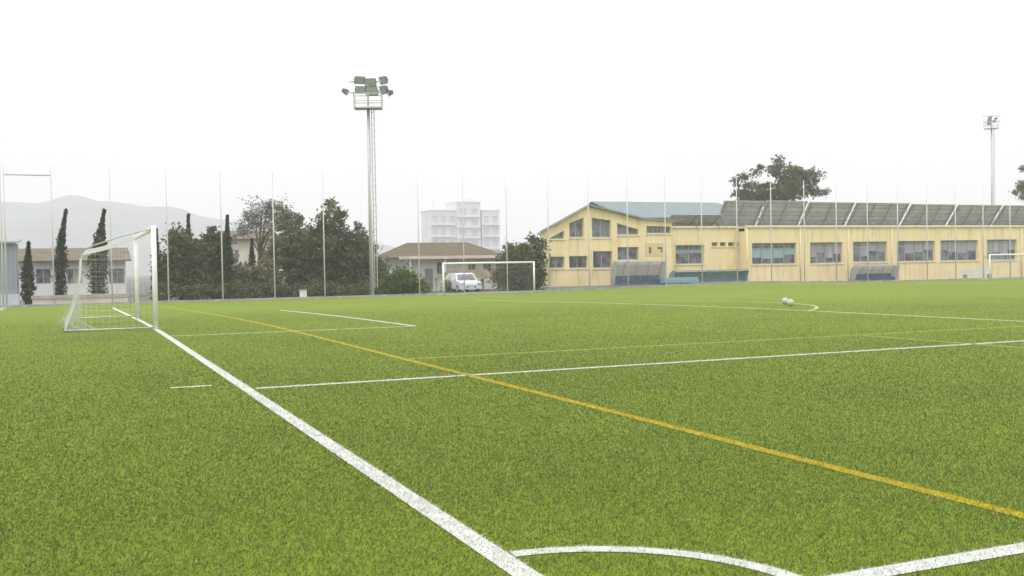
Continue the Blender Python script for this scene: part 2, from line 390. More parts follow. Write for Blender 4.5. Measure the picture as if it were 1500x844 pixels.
# blade roots, denser towards the corner the picture is taken from
def sample_blades(n_near=9000, r0=2.4, r1=6.0, r2=42.0, half=0.62, k=2.1):
    rr = np.linspace(r0, r2, 4000); dens = np.where(rr < r1, 1.0, (r1/rr)**k)*np.clip((r2-rr)/12, 0, 1)
    cdf = np.cumsum(dens*rr); tot = cdf[-1]*(rr[1]-rr[0])*2*half*n_near; n = int(tot)
    r = np.interp(rng.random(n), cdf/cdf[-1], rr); a = YAW+rng.uniform(-half, half, n)
    return EYE[0]+r*np.sin(a), EYE[1]+r*np.cos(a), r
XS, YS, DS = sample_blades()
taken = np.zeros(len(XS), bool)
for name, cc, d in LINES:
    k = inside(d, XS, YS) & ~taken; taken |= k
    lx, ly, ld = XS[k], YS[k], DS[k]
    if cc in ('f', 'fy'):
        kk = rng.random(len(lx)) < 0.85; lx, ly, ld = lx[kk], ly[kk], ld[kk]
    elif len(lx):                     # painted yarn stands a little denser
        j = rng.normal(0, 0.004, (2, len(lx))); lx, ly, ld = np.concatenate([lx, lx+j[0]]), np.concatenate([ly, ly+j[1]]), np.concatenate([ld, ld])
    o = tri_object(name, blade_arrays(lx, ly, ld), [Mt[LCOL[cc][0]], Mt[LCOL[cc][1]]], ribbon(d))
    tag(o, kind='structure')
gk = ~taken
tag(tri_object('turf_blades', blade_arrays(XS[gk], YS[gk], DS[gk]), Mt['blades']),
    'short green artificial grass blades covering the pitch', 'grass', kind='stuff')

# kerb along the far side and the paved strip beyond it
b = MB()
for i in range(60):
    x0, x1 = -14+2*i, -14+2*(i+1)-0.01
    b.box(x0, x1, 60.55, 60.8, g(x0, 61)-0.4, g(x0, 61)+0.10)
tag(b.build('kerb', Mt['kerb']), kind='structure')

# ------------------------------------------------------------------ hill far behind on the left
def hill():
    xs = np.linspace(-760, 620, 110); ys = np.linspace(1100, 1750, 30)
    def zf(X, Y):
        u = np.clip((Y-1100)/420, 0, 1.4); prof = np.sin(u*math.pi/2)**1.2
        top = 104*np.clip((500-X)/500, 0, 1)**0.6 + 4*np.sin(X/55)+3*np.sin(X/19+1)+2*np.sin(X/10+Y/45)
        return np.where(Y < 1105, -3, prof*np.maximum(top, 0)+1.5*np.sin(X/16+Y/25)-1)
    return sheet('hills', xs, ys, zf, Mt['hill'])
tag(hill(), kind='structure')

# ------------------------------------------------------------------ goals
def goal(name, label, w, h, dt, db, base, direction, group, mesh_size=0.13, hb=1.9, bunch=0):
    """goal mouth along 'direction' from base (its first post); depth along 'back' (90 degrees to the left of direction, away from the pitch)"""
    d = np.array([*direction, 0.0]); k = np.array([-d[1], d[0], 0.0]); zz = np.array([0, 0, 1.0]); B = np.array(base, float)
    P = lambda u, v, z: B + d*u + k*v + zz*z
    o = thing(name, label, 'goal', base, group)
    r = 0.06
    for u in (0, w):
        MB().tube([P(u, 0, -0.05), P(u, 0, h+r)], r, 12).build('post', Mt['white_paint'], o, True)
    MB().tube([P(r, 0, h), P(w-r, 0, h)], r, 12).build('crossbar', Mt['white_paint'], o, True)
    b = MB()
    for u in (0, w): b.tube([P(u, r, 0.03), P(u, db, 0.03)], 0.02, 8)
    b.tube([P(-0.03, db, 0.03), P(w+0.03, db, 0.03)], 0.02, 8)
    b.build('base_frame', Mt['galv'], o, True)
    for u in (0, w):
        MB().tube([P(u, r*0.9, h-0.02), P(u, dt*0.5, (h+hb)/2+0.05), P(u, dt, hb+0.01)], 0.016, 8).build('net_bracket', Mt['galv'], o, True)
    b = MB(); cr = 0.0014
    sag = lambda t: 0.10*math.sin(math.pi*t)
    nu = int(w/mesh_size)
    def sect(s, u):                       # s 0..1 from crossbar over the top and down the back
        l1 = dt; l2 = math.hypot(db-dt, hb); q = s*(l1+l2)
        if q < l1: return P(u, q, h-0.04-(h-0.04-hb)*q/l1-0.6*sag(q/l1))
        t = (q-l1)/l2; return P(u, dt+(db-dt)*t - sag(t)*1.2, hb*(1-t)+0.03*t)
    ns = int((dt+math.hypot(db-dt, h))/mesh_size)
    for i in range(nu+1):
        u = w*i/nu; b.tube([sect(j/14, u) for j in range(15)], cr, 3, False)
    for j in range(1, ns+1): b.tube([sect(j/ns, w*i/8)+np.array([0, 0, -0.02*math.sin(i*2.1+j)]) for i in range(9)], cr, 3, False)
    for u in (0, w):                      # side panels
        for z in np.arange(mesh_size, h-0.1, mesh_size):
            vmax = dt+(db-dt)*(1-z/hb) if z < hb else dt*(h-z)/(h-hb)
            b.tube([P(u, 0.05, z), P(u, vmax*0.5, z-0.05), P(u, vmax, z)], cr, 3, False)
        for v in np.arange(mesh_size, db, mesh_size):
            zmax = h-0.04-(h-.04-hb)*v/dt-.03 if v < dt else hb*(1-(v-dt)/(db-dt))
            b.tube([P(u, v, 0.03), P(u, v, max(zmax, 0.05))], cr, 3, False)
    for i in range(bunch):                # slack netting hanging bunched at the rear corner and spilling on the ground
        v0 = dt+(db-dt)*.2+rng.normal(0, .05); v1 = db-.12+rng.normal(0, .16); u = rng.uniform(.0, .5); z0_ = rng.uniform(.5, 1.5)
        b.tube([P(u*.3, v0, z0_), P(u*.6+.02, (v0+v1)/2+rng.normal(0, .05), z0_*.5), P(u, v1, .10+rng.uniform(0, .2)), P(u+rng.uniform(0, .3), v1-rng.uniform(-.1, .45), .015)], cr*1.2, 3, False)
    b.build('net', Mt['net'], o)
    return o
goal('football_goal', 'large white full-size goal seen almost edge-on at the end of the thick white line', 7.4, 2.42, 1.6, 2.0, (0, 22.6, 0), (0, 1), None, bunch=90)
x0 = at(650, 431, 57)[0]
small = goal('football_goal', 'smaller white goal facing the camera in front of the white brown-roofed house', 6.2, 2.0, 0.7, 1.3, (x0, 57.0, g(x0+3, 57)+0.02), (1, 0), 'seven-a-side goals along the far touchline', hb=1.65)
g2 = copy_tree(small); x1 = at(1450, 409, 57)[0]; g2.location = (x1, 57.0, g(x1+3, 57)+0.02)
g2['label'] = 'smaller white goal at the right edge before the yellow school windows'

# ------------------------------------------------------------------ ball-stop fences: tall thin posts
def fence(name, label, pts, h, beam=None):
    o = thing(name, label, 'fence', (pts[0][0], pts[0][1], g(*pts[0])))
    first = None
    for (x, y) in pts:
        if first is None:
            bb = MB().tube([(x, y, g(x, y)-0.3), (x, y, g(x, y)+h*0.55), (x, y, g(x, y)+h)], [0.046, 0.040, 0.032], 8)
            bb.tube([(x, y, g(x, y)-0.05), (x, y, g(x, y)+0.03)], 0.16, 8)
            first = bb.build('post', Mt['pole'], o, True); f0 = (x, y, g(x, y))
        else:
            c = first.copy(); col.objects.link(c); c.parent = o
            c.location = (x-f0[0], y-f0[1], g(x, y)-f0[2])
    if beam:
        (p, q, z) = beam
        MB().tube([(*p, z), (*q, z)], 0.045, 6).build('beam', Mt['galv'], o)
    return o
xs = [-5.2, -2.75]+[0.37+3.15*i for i in range(29)]
fence('tall_post_fence', 'row of tall thin grey ball-stop posts along the far edge of the pitch', [(x, 61.2) for x in xs], 7.95, ((xs[0]+.02, 61.2), (xs[1], 61.2), 7.05))
fence('tall_post_fence', 'line of tall grey ball-stop posts at the left edge running back behind the goal', [(-5.2, 61.2-3.2*i) for i in range(1, 9)], 7.95)

# ------------------------------------------------------------------ floodlights
def floodlight(name, label, base, H, S, lamps, group, yaw=0.0):
    o = thing(name, label, 'floodlight', base, group)
    bx, by, bz = base
    c, s_ = math.cos(yaw), math.sin(yaw)
    T = lambda p: (bx+c*p[0]-s_*p[1], by+s_*p[0]+c*p[1], bz+p[2])
    def tr(mb): mb.v = [T(p) for p in mb.v]; return mb
    tr(MB().tube([(0,0,-0.3),(0,0,H*0.5),(0,0,H)], [0.17*S,0.13*S,0.10*S], 12)).build('mast', Mt['galv'], o, True)
    lad = MB()
    for dx in (0.22, 0.40): lad.tube([(dx*S,-0.05,0.6),(dx*S,-0.05,H+0.2)], 0.035*S, 6)
    for z in np.arange(0.8, H, 0.4): lad.tube([(0.22*S,-0.05,z),(0.40*S,-0.05,z)], 0.016, 5)
    tr(lad).build('ladder', Mt['galv'], o)
    pl = MB(); w = 0.95*S
    pl.box(-w, w, -0.55*S, 0.55*S, H, H+0.07)
    tr(pl).build('platform', Mt['galv'], o)
    ra = MB()
    for z in (H+0.5*S, H+1.0*S):
        ra.tube([(-w,-.5*S,z),(w,-.5*S,z),(w,.5*S,z),(-w,.5*S,z),(-w,-.5*S,z)], 0.028*S, 6)
    for x in (-w, 0, w):
        for y in (-.5*S, .5*S): ra.tube([(x,y,H+0.05),(x,y,H+1.0*S)], 0.028*S, 6)
    tr(ra).build('railing', Mt['galv'], o)
    hd = MB()
    hd.tube([(0,0,H),(0,0,H+2.05*S)], 0.07*S, 8)
    for z in (H+1.15*S, H+1.9*S): hd.tube([(-1.3*S,0,z),(1.3*S,0,z)], 0.05*S, 6)
    tr(hd).build('crossarm', Mt['galv'], o)
    for (x, z, ang, tilt, sw, sh) in lamps:
        bb = MB(); gl = MB(); sw *= S; sh *= S; dp = 0.34*S
        # tapered housing with a glass front
        bb.add([(-sw/2,0,-sh/2),(sw/2,0,-sh/2),(sw/2,0,sh/2),(-sw/2,0,sh/2),(-sw*.3,dp,-sh*.3),(sw*.3,dp,-sh*.3),(sw*.3,dp,sh*.3),(-sw*.3,dp,sh*.3)],
               [(0,1,2,3),(7,6,5,4),(0,4,5,1),(1,5,6,2),(2,6,7,3),(3,7,4,0)])
        bb.box(-sw*.55, -sw*.5, -0.03, dp*.6, -0.03, 0.03); bb.box(sw*.5, sw*.55, -0.03, dp*.6, -0.03, 0.03)
        gl.box(-sw*.45, sw*.45, -0.02, 0.003, -sh*.43, sh*.43)
        ca, sa, ct, st = math.cos(ang), math.sin(ang), math.cos(tilt), math.sin(tilt)
        def tl(p):
            X, Y, Z = p; Y, Z = ct*Y-st*Z, st*Y+ct*Z; X, Y = ca*X-sa*Y, sa*X+ca*Y
            return (x*S+X, -0.12*S+Y, H+z*S+Z)
        bb.v = [tl(p) for p in bb.v]; gl.v = [tl(p) for p in gl.v]
        h_ = tr(bb).build('lamp', Mt['dark_metal'], o); tr(gl).build('glass', Mt['lamp_glass'], h_)
    return o
LAMPS = [(-0.55,1.98,0.25,0.5,0.72,0.55), (0.20,1.80,-0.1,0.45,0.80,0.62), (-0.50,1.30,0.15,0.45,0.72,0.55), (0.28,1.22,-0.15,0.4,0.85,0.66),
         (1.05,1.95,-0.7,0.4,0.62,0.55), (1.05,1.28,-0.9,0.4,0.68,0.6), (1.42,1.05,-1.4,0.3,0.5,0.4), (-1.45,1.15,1.35,0.5,0.55,0.4)]
p = at(545, 431, 61.75)
b_ = (p[0], 61.75, g(p[0], 61)-0.05)
floodlight('floodlight_mast', 'tall grey floodlight mast with ladder and railed lamp platform before the trees', b_, at(545, 160, 61.75)[2]-b_[2], 0.93, LAMPS, 'floodlight masts', yaw=-0.35)
p = at(1453, 295, 86)
b_ = (p[0], 86.0, -0.45)
floodlight('floodlight_mast', 'distant grey floodlight mast rising behind the solar panels on the right', b_, at(1453, 189, 86)[2]+0.45, 0.78,
           [(-0.25,1.25,0.3,0.5,0.55,0.5), (-0.3,0.75,0.5,0.4,0.5,0.45), (0.3,1.1,-0.9,0.5,0.45,0.35), (0.55,1.5,-1.2,0.3,0.45,0.3), (-0.2,1.65,0.2,0.5,0.5,0.4)], 'floodlight masts', yaw=-0.6)

# ------------------------------------------------------------------ school building
YF = 66.0
def X(px, Y=YF): return float(at(px, 390, Y)[0])
def Z(px, py, Y=YF): return float(at(px, py, Y)[2])
gb = -0.75
sc_ = thing('school_building', 'long yellow school with gabled left wing, teal roof and a row of wide windows', 'building', (X(795), YF, -0.4))
TH = 0.35
walls = MB()
def window(x0, x1, z0, z1, Y, nm=3, style='grey', top0=None, top1=None, blind=0.0):
    """recessed window; sloping head when top0/top1 are given"""
    t0 = z1 if top0 is None else top0; t1 = z1 if top1 is None else top1
    f = MB(); fw = 0.07; ya, yb = Y+0.22, Y+0.30
    f.cell(x0, x1, z0, z0, z0+fw, z0+fw, ya, yb); f.cell(x0, x1, t0-fw, t1-fw, t0, t1, ya, yb)
    zt = lambda x: t0+(t1-t0)*(x-x0)/(x1-x0)
    f.cell(x0, x0+fw, z0+fw, z0+fw, t0-fw, zt(x0+fw)-fw, ya, yb); f.cell(x1-fw, x1, z0+fw, z0+fw, zt(x1-fw)-fw, t1-fw, ya, yb)
    for i in range(1, nm):
        xm = x0+(x1-x0)*i/nm; f.cell(xm-0.03, xm+0.03, z0+fw, z0+fw, zt(xm-.03)-fw, zt(xm+.03)-fw, ya+0.003, yb-0.003)
    if z1-z0 > 1.2 and top0 is None:
        zm = z0+(z1-z0)*0.74; f.box(x0+fw, x1-fw, ya+0.006, yb-0.006, zm-0.03, zm+0.03)
    w = f.build('window', Mt['frame'], sc_)
    pn = MB(); pn.cell(x0+.01, x1-.01, z0+.01, z0+.01, t0-.01, t1-.01, Y+0.25, Y+0.265); pn.build('pane', Mt['glass'], w)
    if blind > 0:
        bl = MB(); n = nm
        for i in range(n):
            a, c = x0+(x1-x0)*i/n+0.07, x0+(x1-x0)*(i+1)/n-0.07
            if random.random() < 0.8:
                lo = z1-(z1-z0)*blind*random.uniform(0.55, 1.0)
                bl.box(a, c, Y+0.232, Y+0.242, max(lo, z0+0.08), z1-0.3*(z1-z0) if style == 'blue' else z1-0.09)
        if bl.f: bl.build('blind', Mt['blind_blue' if style == 'blue' else 'blind_grey'], w)
    sl = MB(); sl.box(x0-0.06, x1+0.06, Y-0.07, Y+0.217, z0-0.09, z0-0.002); sl.build('sill', Mt['cream'], w)
def facade(x0, x1, z0, top, Y, holes):
    """wall built of prisms between openings; top(x) is the roofline; holes (x0,x1,z0,t0,t1)"""
    xb = sorted(set([x0, x1]+[h[0] for h in holes]+[h[1] for h in holes]+[k for k in getattr(top, 'knots', []) if x0 < k < x1]))
    for a, c in zip(xb[:-1], xb[1:]):
        e = 1e-4; hs = sorted([h for h in holes if h[0] <= a+e and h[1] >= c-e], key=lambda h: h[2])
        la, lc = z0, z0
        for h in hs:
            walls.cell(a, c, la, lc, h[2], h[2], Y, Y+TH)
            sl = lambda x: h[3]+(h[4]-h[3])*(x-h[0])/(h[1]-h[0])
            la, lc = sl(a), sl(c)
        walls.cell(a, c, la, lc, top(a), top(c), Y, Y+TH)
class Poly:
    def __init__(s, pts): s.p = pts; s.knots = [q[0] for q in pts]
    def __call__(s, x): return float(np.interp(x, [q[0] for q in s.p], [q[1] for q in s.p]))
# gabled wing
roofline = Poly([(X(795), Z(795, 339)), (X(862), Z(862, 302)), (X(938), Z(938, 321)), (X(985), Z(985, 325))])
WH = []   # (px0, px1, py_bottom, py_top_left, py_top_right)
for px0, px1, pb, ta, tb in [(806,827,350,349,338), (835,856,348,327,319), (868,896,348,319,323), (905,936,344,327,336),
                             (948,984,342,331,332), (805,827,393,376,376), (834,861,393,375,375), (869,897,393,368,368), (905,936,381,362,362)]:
    x0, x1 = X(px0), X(px1); pm = (px0+px1)/2
    WH.append((x0, x1, Z(pm, pb), Z(px0, ta), Z(px1, tb)))
facade(X(795), X(985), gb, roofline, YF, WH)
for (x0, x1, z0, t0, t1) in WH:
    window(x0, x1, z0, min(t0, t1), YF, 2, top0=t0, top1=t1, blind=0.5 if abs(t0-t1) < 1e-3 and random.random() < .7 else 0)
SK = 0.62; xw, zw = X(795), roofline.p[0][1]-0.02                                   # the wing's end wall runs back at an angle
walls.add([(xw+SK*TH,YF+TH+.003,gb),(xw+TH+SK*TH,YF+TH+.003,gb),(xw+TH+SK*11,YF+11,gb),(xw+SK*11,YF+11,gb),(xw+SK*TH,YF+TH+.003,zw),(xw+TH+SK*TH,YF+TH+.003,zw),(xw+TH+SK*11,YF+11,zw),(xw+SK*11,YF+11,zw)], [(0,3,2,1),(4,5,6,7),(0,1,5,4),(1,2,6,5),(2,3,7,6),(3,0,4,7)])
# recessed middle part
YR = 67.1
rt = lambda x: Z(1060, 333)
xa, xb_ = X(985), X(1095)
hole = (X(990, YR), X(1032, YR), Z(1011, 387, YR), Z(1011, 359, YR), Z(1011, 359, YR))
hs2 = [hole]
for k in range(4):
    q0 = 1043+k*12; hs2.append((X(q0, YR), X(q0+9, YR), Z(q0, 361, YR), Z(q0, 355, YR), Z(q0, 355, YR)))
facade(xa, xb_, gb, rt, YR, hs2)
window(hole[0], hole[1], hole[2], hole[3], YR, 2, 'blue', blind=0.7)
for h in hs2[1:]: window(h[0], h[1], h[2], h[3], YR, 1)
walls.box(xa-TH, xa-0.003, YF+TH, YR+TH, gb, Z(985, 326)); walls.box(xb_+0.003, xb_+TH, YF+TH, YR+TH, gb, rt(0))
# main part
MH = []
for px0, px1, pt_, pb in [(1102,1167,356,387), (1187,1235,355,386), (1250,1300,354,384), (1314,1370,353,383), (1378,1433,352,382), (1446,1490,351,381), (1512,1560,350,380), (1575,1630,349,379)]:
    pm = (px0+px1)/2; zt = Z(pm, pt_); MH.append((X(px0), X(px1), Z(pm, pb), zt, zt))
xe = X(1650)
eave = Z(1270, 333)
facade(xb_, xe, gb, lambda x: eave, YF, MH)
for i, h in enumerate(MH):
    window(h[0], h[1], h[2], h[3], YF, 4, 'blue' if i == 0 else 'grey', blind=0.95 if i == 0 else 0.75)
walls.box(xe-TH, xe, YF+TH, YF+16, gb, eave)
walls.build('wall', Mt['yellow_wall'], sc_)
# trims
tr_ = MB()
tr_.box(xb_-0.15, xe+0.15, YF-0.14, YF+0.1, eave+0.003, eave+0.16)
tr_.box(xa+0.003, xb_-0.16, YR-0.14, YR+0.1, rt(0)+0.003, rt(0)+0.14)
tr_.build('parapet', Mt['cream'], sc_)
for px in (1094, 1172, 1242, 1306, 1440, 1496):
    x = X(px); MB().tube([(x, YF-0.06, gb), (x, YF-0.06, eave)], 0.05, 8).build('downpipe', Mt['cream'], sc_, True)
MB().box(xb_+0.003, xe-TH-0.003, YF+TH+0.003, YF+16, eave-0.3, eave-0.06).box(xa, xb_, YR+TH+.003, YF+16, eave-0.3, rt(0)-0.06).build('flat_roof', Mt['grey_roof'], sc_)
# wing roof slabs over the gable
rf = MB(); P_ = roofline.p
for (xa0, za0), (xa1, za1) in zip(P_[:2], P_[1:3]):
    rf.slab((xa0-(0.3 if xa0 == P_[0][0] else 0), YF-0.3, za0+0.003-(0.14 if xa0 == P_[0][0] else 0)), (xa1, YF-0.3, za1+0.003), (xa1+SK*11, YF+11, za1+0.003), (xa0+SK*11-(0.3 if xa0 == P_[0][0] else 0), YF+11, za0+0.003-(0.14 if xa0 == P_[0][0] else 0)), 0.14)
rf.slab((P_[2][0]+0.003, YF-0.25, P_[2][1]+0.0), (P_[3][0], YF-0.25, P_[3][1]+0.0), (P_[3][0], YF+3, P_[3][1]), (P_[2][0]+0.003, YF+3, P_[2][1]), 0.1)
rf.build('gable_roof', Mt['grey_roof'], sc_)
# hall behind with the teal roof
hx0, hx1 = X(868, 76), X(1052, 76); ze, zr = Z(950, 321, 70), Z(955, 298, 76)
MB().slab((hx0, 69.8, ze), (hx1, 69.8, ze), (hx1, 76, zr), (hx0, 76, zr), 0.12).slab((hx0, 76.02, zr), (hx1, 76.02, zr), (hx1, 82, ze), (hx0, 82, ze), 0.12).build('hall_roof', Mt['teal_roof'], sc_)
MB().box(hx0+1.2, hx1-0.1, 70.2, 81.6, gb, ze-0.02).build('hall_wall', Mt['yellow_wall'], sc_)
# tan plaque with two small dark openings
MB().box(X(946), X(972), YF-0.035, YF-0.002, Z(958, 375), Z(958, 356)).build('plaque', Mt['tan_wall'], sc_)
MB().box(X(950.5), X(954), YF-0.05, YF-0.037, Z(952, 371), Z(952, 362)).build('vent', Mt['opening'], sc_)
MB().box(X(963), X(970), YF-0.05, YF-0.037, Z(966, 365), Z(966, 362)).box(X(968), X(970), YF-0.05, YF-0.037, Z(966, 370), Z(966, 365)-.001).build('vent', Mt['opening'], sc_)
MB().box(X(795)-0.02, X(985)+0.02, YF-0.05, YF-0.003, gb, Z(850, 419)).build('plinth', Mt['concrete'], sc_)

# ------------------------------------------------------------------ solar panel banks on the flat roof
def solar(px0, px1, pyt, label, Yt=66.75, Yb=68.2):
    """panels face away from the pitch: the high edge is nearer and their backs and rails are seen"""
    x0, x1 = X(px0, Yt), X(px1, Yt); zb = eave+0.20; zt = Z((px0+px1)/2, pyt, Yt)
    o = thing('solar_panel_bank', label, 'solar panels', ((x0+x1)/2, Yb, eave-0.06), 'solar panel banks on the school roof')
    p = MB(); fr = MB(); rows = 3 if zt-zb > 1.2 else 1; ncol = max(2, round((x1-x0)/1.05))
    n_ = np.array([0, zt-zb, Yb-Yt]); n_ = n_/np.linalg.norm(n_)
    Q = lambda u, v, k=0: np.array([x0+(x1-x0)*u, Yb+(Yt-Yb)*v, zb+(zt-zb)*v])+n_*k
    for i in range(ncol):
        for j in range(rows):
            u0, u1, v0, v1 = i/ncol, (i+1)/ncol, j/rows, (j+1)/rows; e, e2 = 0.012/ncol, 0.012/rows
            p.slab(Q(u0+e, v0+e2), Q(u1-e, v0+e2), Q(u1-e, v1-e2), Q(u0+e, v1-e2), 0.03)
    s = MB()
    for v in ([.1, .23, .43, .57, .77, .9] if rows == 3 else [.25, .75]):
        a, c = Q(0, v, -.03), Q(1, v, -.03); fr.tube([a, c], 0.022, 6)
    n = max(2, int((x1-x0)/1.8)+1)
    for i in range(n):
        u = (i+.15)/(n-.7); x = x0+(x1-x0)*u
        s = MB(); s.tube([Q(u, 0.02, -.07), Q(u, .98, -.07)], 0.026, 6)
        s.tube([(x, Yb-.02, eave-0.07), (x, Yb-.02, zb-.05)], 0.03, 6); s.tube([(x, Yt+.12, eave-.07), (x, Yt+.12, zt-.2)], 0.026, 6)
        s.tube([(x, Yt+.12, eave+.3), Q(u, .35, -.09)], 0.02, 6)
        s.build('support_frame', Mt['dull_steel'], o)
    p.build('panel', Mt['panel_back'], o); fr.build('rail', Mt['dull_steel'], o)
SB = [(985,1060,314,'low single row of solar panels beside the cream-trimmed gable wing'), (1062,1122,294,'solar panel bank under the left half of the tree behind the roof'), (1123.5,1185,294,'solar panel bank under the right half of the tree behind the roof'),
      (1186.5,1253.5,296,'solar panel bank above the second wide window'), (1255.5,1334,297,'widest solar panel bank above the third and fourth wide windows'),
      (1336,1402.5,299,'solar panel bank above the gap between fourth and fifth windows'), (1404.5,1469,300,'solar panel bank left of the distant floodlight mast'), (1471,1560,301,'solar panel bank cut off by the right edge')]
for (a, c, t, lb) in SB: solar(a, c, t, lb)

# ------------------------------------------------------------------ team shelters in front of the school
def shelter(name, label, px0, px1, pyt, pyb, Y, back, roofm, seatm, ends=True):
    x0, x1 = X(px0, Y), X(px1, Y); xm = (x0+x1)/2; z0 = g(xm, Y); zt = Z((px0+px1)/2, pyt, Y)
    z0 = max(z0, Z((px0+px1)/2, pyb, Y)); o = thing(name, label, 'team shelter', (xm, Y, z0), 'team shelters by the school')
    d = 1.0; h = zt-z0
    n = max(2, round((x1-x0)/1.2)); fr = MB()
    prof = [(0.0, 0.05), (0.06, 0.55*h), (0.25, 0.85*h), (0.55, h), (d, h*0.98)]   # (towards the pitch, height)
    for i in range(n+1):
        x = x0+(x1-x0)*i/n; fr.tube([(x, Y+0.5-a, z0+b_) for a, b_ in prof], 0.03, 6)
    fr.tube([(x0, Y+.5-d, z0+h*.98), (x1, Y+.5-d, z0+h*.98)], 0.03, 6)
    fr.build('frame', Mt['galv'], o)
    bp = MB()
    for (a, b1), (c, b2) in zip(prof[:-2], prof[1:-1]):
        bp.slab((x0, Y+.53-a, z0+b1), (x1, Y+.53-a, z0+b1), (x1, Y+.53-c, z0+b2), (x0, Y+.53-c, z0+b2), 0.012)
    bp.build('back_panel', back, o)
    rp = MB(); (a, b1), (c, b2) = prof[-2], prof[-1]
    rp.slab((x0-.05, Y+.5-a, z0+b1+.035), (x0-.05, Y+.5-c, z0+b2+.035), (x1+.05, Y+.5-c, z0+b2+.035), (x1+.05, Y+.5-a, z0+b1+.035), 0.03).build('canopy', roofm, o)
    if ends:
        for x in (x0-0.03, x1+0.02):
            e = MB(); pts = [(Y+.5-a, z0+b_) for a, b_ in prof]+[(Y+.5-d*.6, z0+0.05)]
            k = len(pts); e.add([(x, q, r) for q, r in pts]+[(x+.012, q, r) for q, r in pts], [tuple(range(k))[::-1], tuple(range(k, 2*k))]+[(i, (i+1) % k, k+(i+1) % k, k+i) for i in range(k)])
            e.build('end_panel', back, o)
    st = MB()
    ns = max(3, round((x1-x0)/0.55))
    for i in range(ns):
        xa_ = x0+0.08+(x1-x0-0.16)*i/ns; xc = xa_+(x1-x0-0.16)/ns-0.06
        st.box(xa_, xc, Y+0.0, Y+0.38, z0+0.36*min(1, h/1.5), z0+0.42*min(1, h/1.5)); st.box(xa_, xc, Y+0.383, Y+0.42, z0+0.36*min(1, h/1.5), z0+0.72*min(1, h/1.5))
    st.build('seat', seatm, o)
    MB().box(x0, x1, Y+0.1, Y+0.3, z0+0.02, z0+0.34*min(1, h/1.5)).build('seat_base', seatm, o)
shelter('team_shelter', 'pale clear-backed team shelter with dark blue seats below the gabled wing', 899, 971, 383, 418, 63.2, Mt['poly'], Mt['poly'], Mt['blue_seat'])
shelter('team_shelter', 'low teal team shelter with dark green canopy in front of the recessed wall', 984, 1091, 397, 415, 63.6, Mt['teal'], Mt['dark_green'], Mt['teal'])
shelter('team_shelter', 'small grey-blue team shelter standing below the third wide school window', 1251, 1312, 389, 412, 63.4, Mt['poly'], Mt['poly'], Mt['blue_seat'])
# low blue mats stacked beside the shelters
x0, x1 = X(968, 62.6), X(1018, 62.6); zb = g(x0, 62.6)-0.05
o = thing('crash_mat_stack', 'low stack of blue mats lying between the two left shelters', 'mats', ((x0+x1)/2, 62.5, zb))
for k in range(3):
    MB().box(x0+0.06*k, x1-0.05*k, 62.0+.03*k, 62.9, zb+0.003+0.2*k, zb+0.2*k+0.19).build('mat', Mt['teal' if k else 'blue_seat'], o)
x0, x1 = X(1412, 62.4), X(1452, 62.4); zb = g(x0, 62.4)-0.03
o = thing('bench', 'low pale blue bench near the right goal below the school wall', 'bench', ((x0+x1)/2, 62.4, zb))
MB().box(x0, x1, 62.2, 62.6, zb+.40, zb+.46).build('seat', Mt['pale_blue'], o)
MB().box(x0, x1, 62.62, 62.66, zb+.5, zb+.8).build('backrest', Mt['pale_blue'], o)
for x in (x0+.15, x1-.2): MB().box(x, x+.05, 62.2, 62.66, zb, zb+.397).build('leg', Mt['galv'], o)

# ------------------------------------------------------------------ buildings behind on the left and centre
def holes_wall(mb, x0, x1, z0, z1, Y, th, holes):
    xb = sorted(set([x0, x1]+[h[0] for h in holes]+[h[1] for h in holes]))
    for a, c in zip(xb[:-1], xb[1:]):
        hs = sorted([h for h in holes if h[0] <= a+1e-4 and h[1] >= c-1e-4], key=lambda h: h[2]); lo = z0
        for h in hs:
            if h[2] > lo+1e-3: mb.box(a, c, Y, Y+th, lo, h[2])
            lo = h[3]
        if z1 > lo+1e-3: mb.box(a, c, Y, Y+th, lo, z1)
# white single-storey house with a brown hipped roof
Yh = 74.0
x0, x1 = X(598, Yh), X(736, Yh); z0 = -0.6; zt = Z(665, 377, Yh)
h_ = thing('house', 'white single-storey house with long brown tiled roof behind the small goal', 'house', ((x0+x1)/2, Yh, -0.45))
hl = [(X(622,Yh), X(634,Yh), z0+.2, Z(628,394,Yh)), (X(640,Yh), X(648,Yh), Z(640,402,Yh), Z(640,384,Yh)), (X(686,Yh), X(697,Yh), Z(690,400,Yh), Z(690,385,Yh)), (X(708,Yh), X(720,Yh), Z(710,400,Yh), Z(710,386,Yh))]
w = MB(); holes_wall(w, x0, x1, z0, zt, Yh, 0.25, hl); w.box(x0, x0+.25, Yh+.253, Yh+7, z0, zt); w.box(x1-.25, x1, Yh+.253, Yh+7, z0, zt); w.box(x0+.253, x1-.253, Yh+6.75, Yh+7, z0, zt)
w.build('wall', Mt['white_wall'], h_)
MB().box(hl[0][0]+.003, hl[0][1]-.003, Yh+.1, Yh+.16, z0, hl[0][3]-.003).build('door', Mt['door_grey'], h_)
for q in hl[1:]:
    f = MB(); 
    for a in (q[0], (q[0]+q[1])/2-.02, q[1]-.05): f.box(a, a+.05, Yh+.1, Yh+.15, q[2]+.051, q[3]-.051)
    f.box(q[0], q[1], Yh+.1, Yh+.15, q[2], q[2]+.05); f.box(q[0], q[1], Yh+.1, Yh+.15, q[3]-.05, q[3])
    wn = f.build('window', Mt['frame'], h_); MB().box(q[0]+.004, q[1]-.004, Yh+.12, Yh+.13, q[2]+.004, q[3]-.004).build('pane', Mt['glass'], wn)
ex0, ex1 = X(580, Yh), X(741, Yh); zr = Z(665, 360, Yh)+0.35
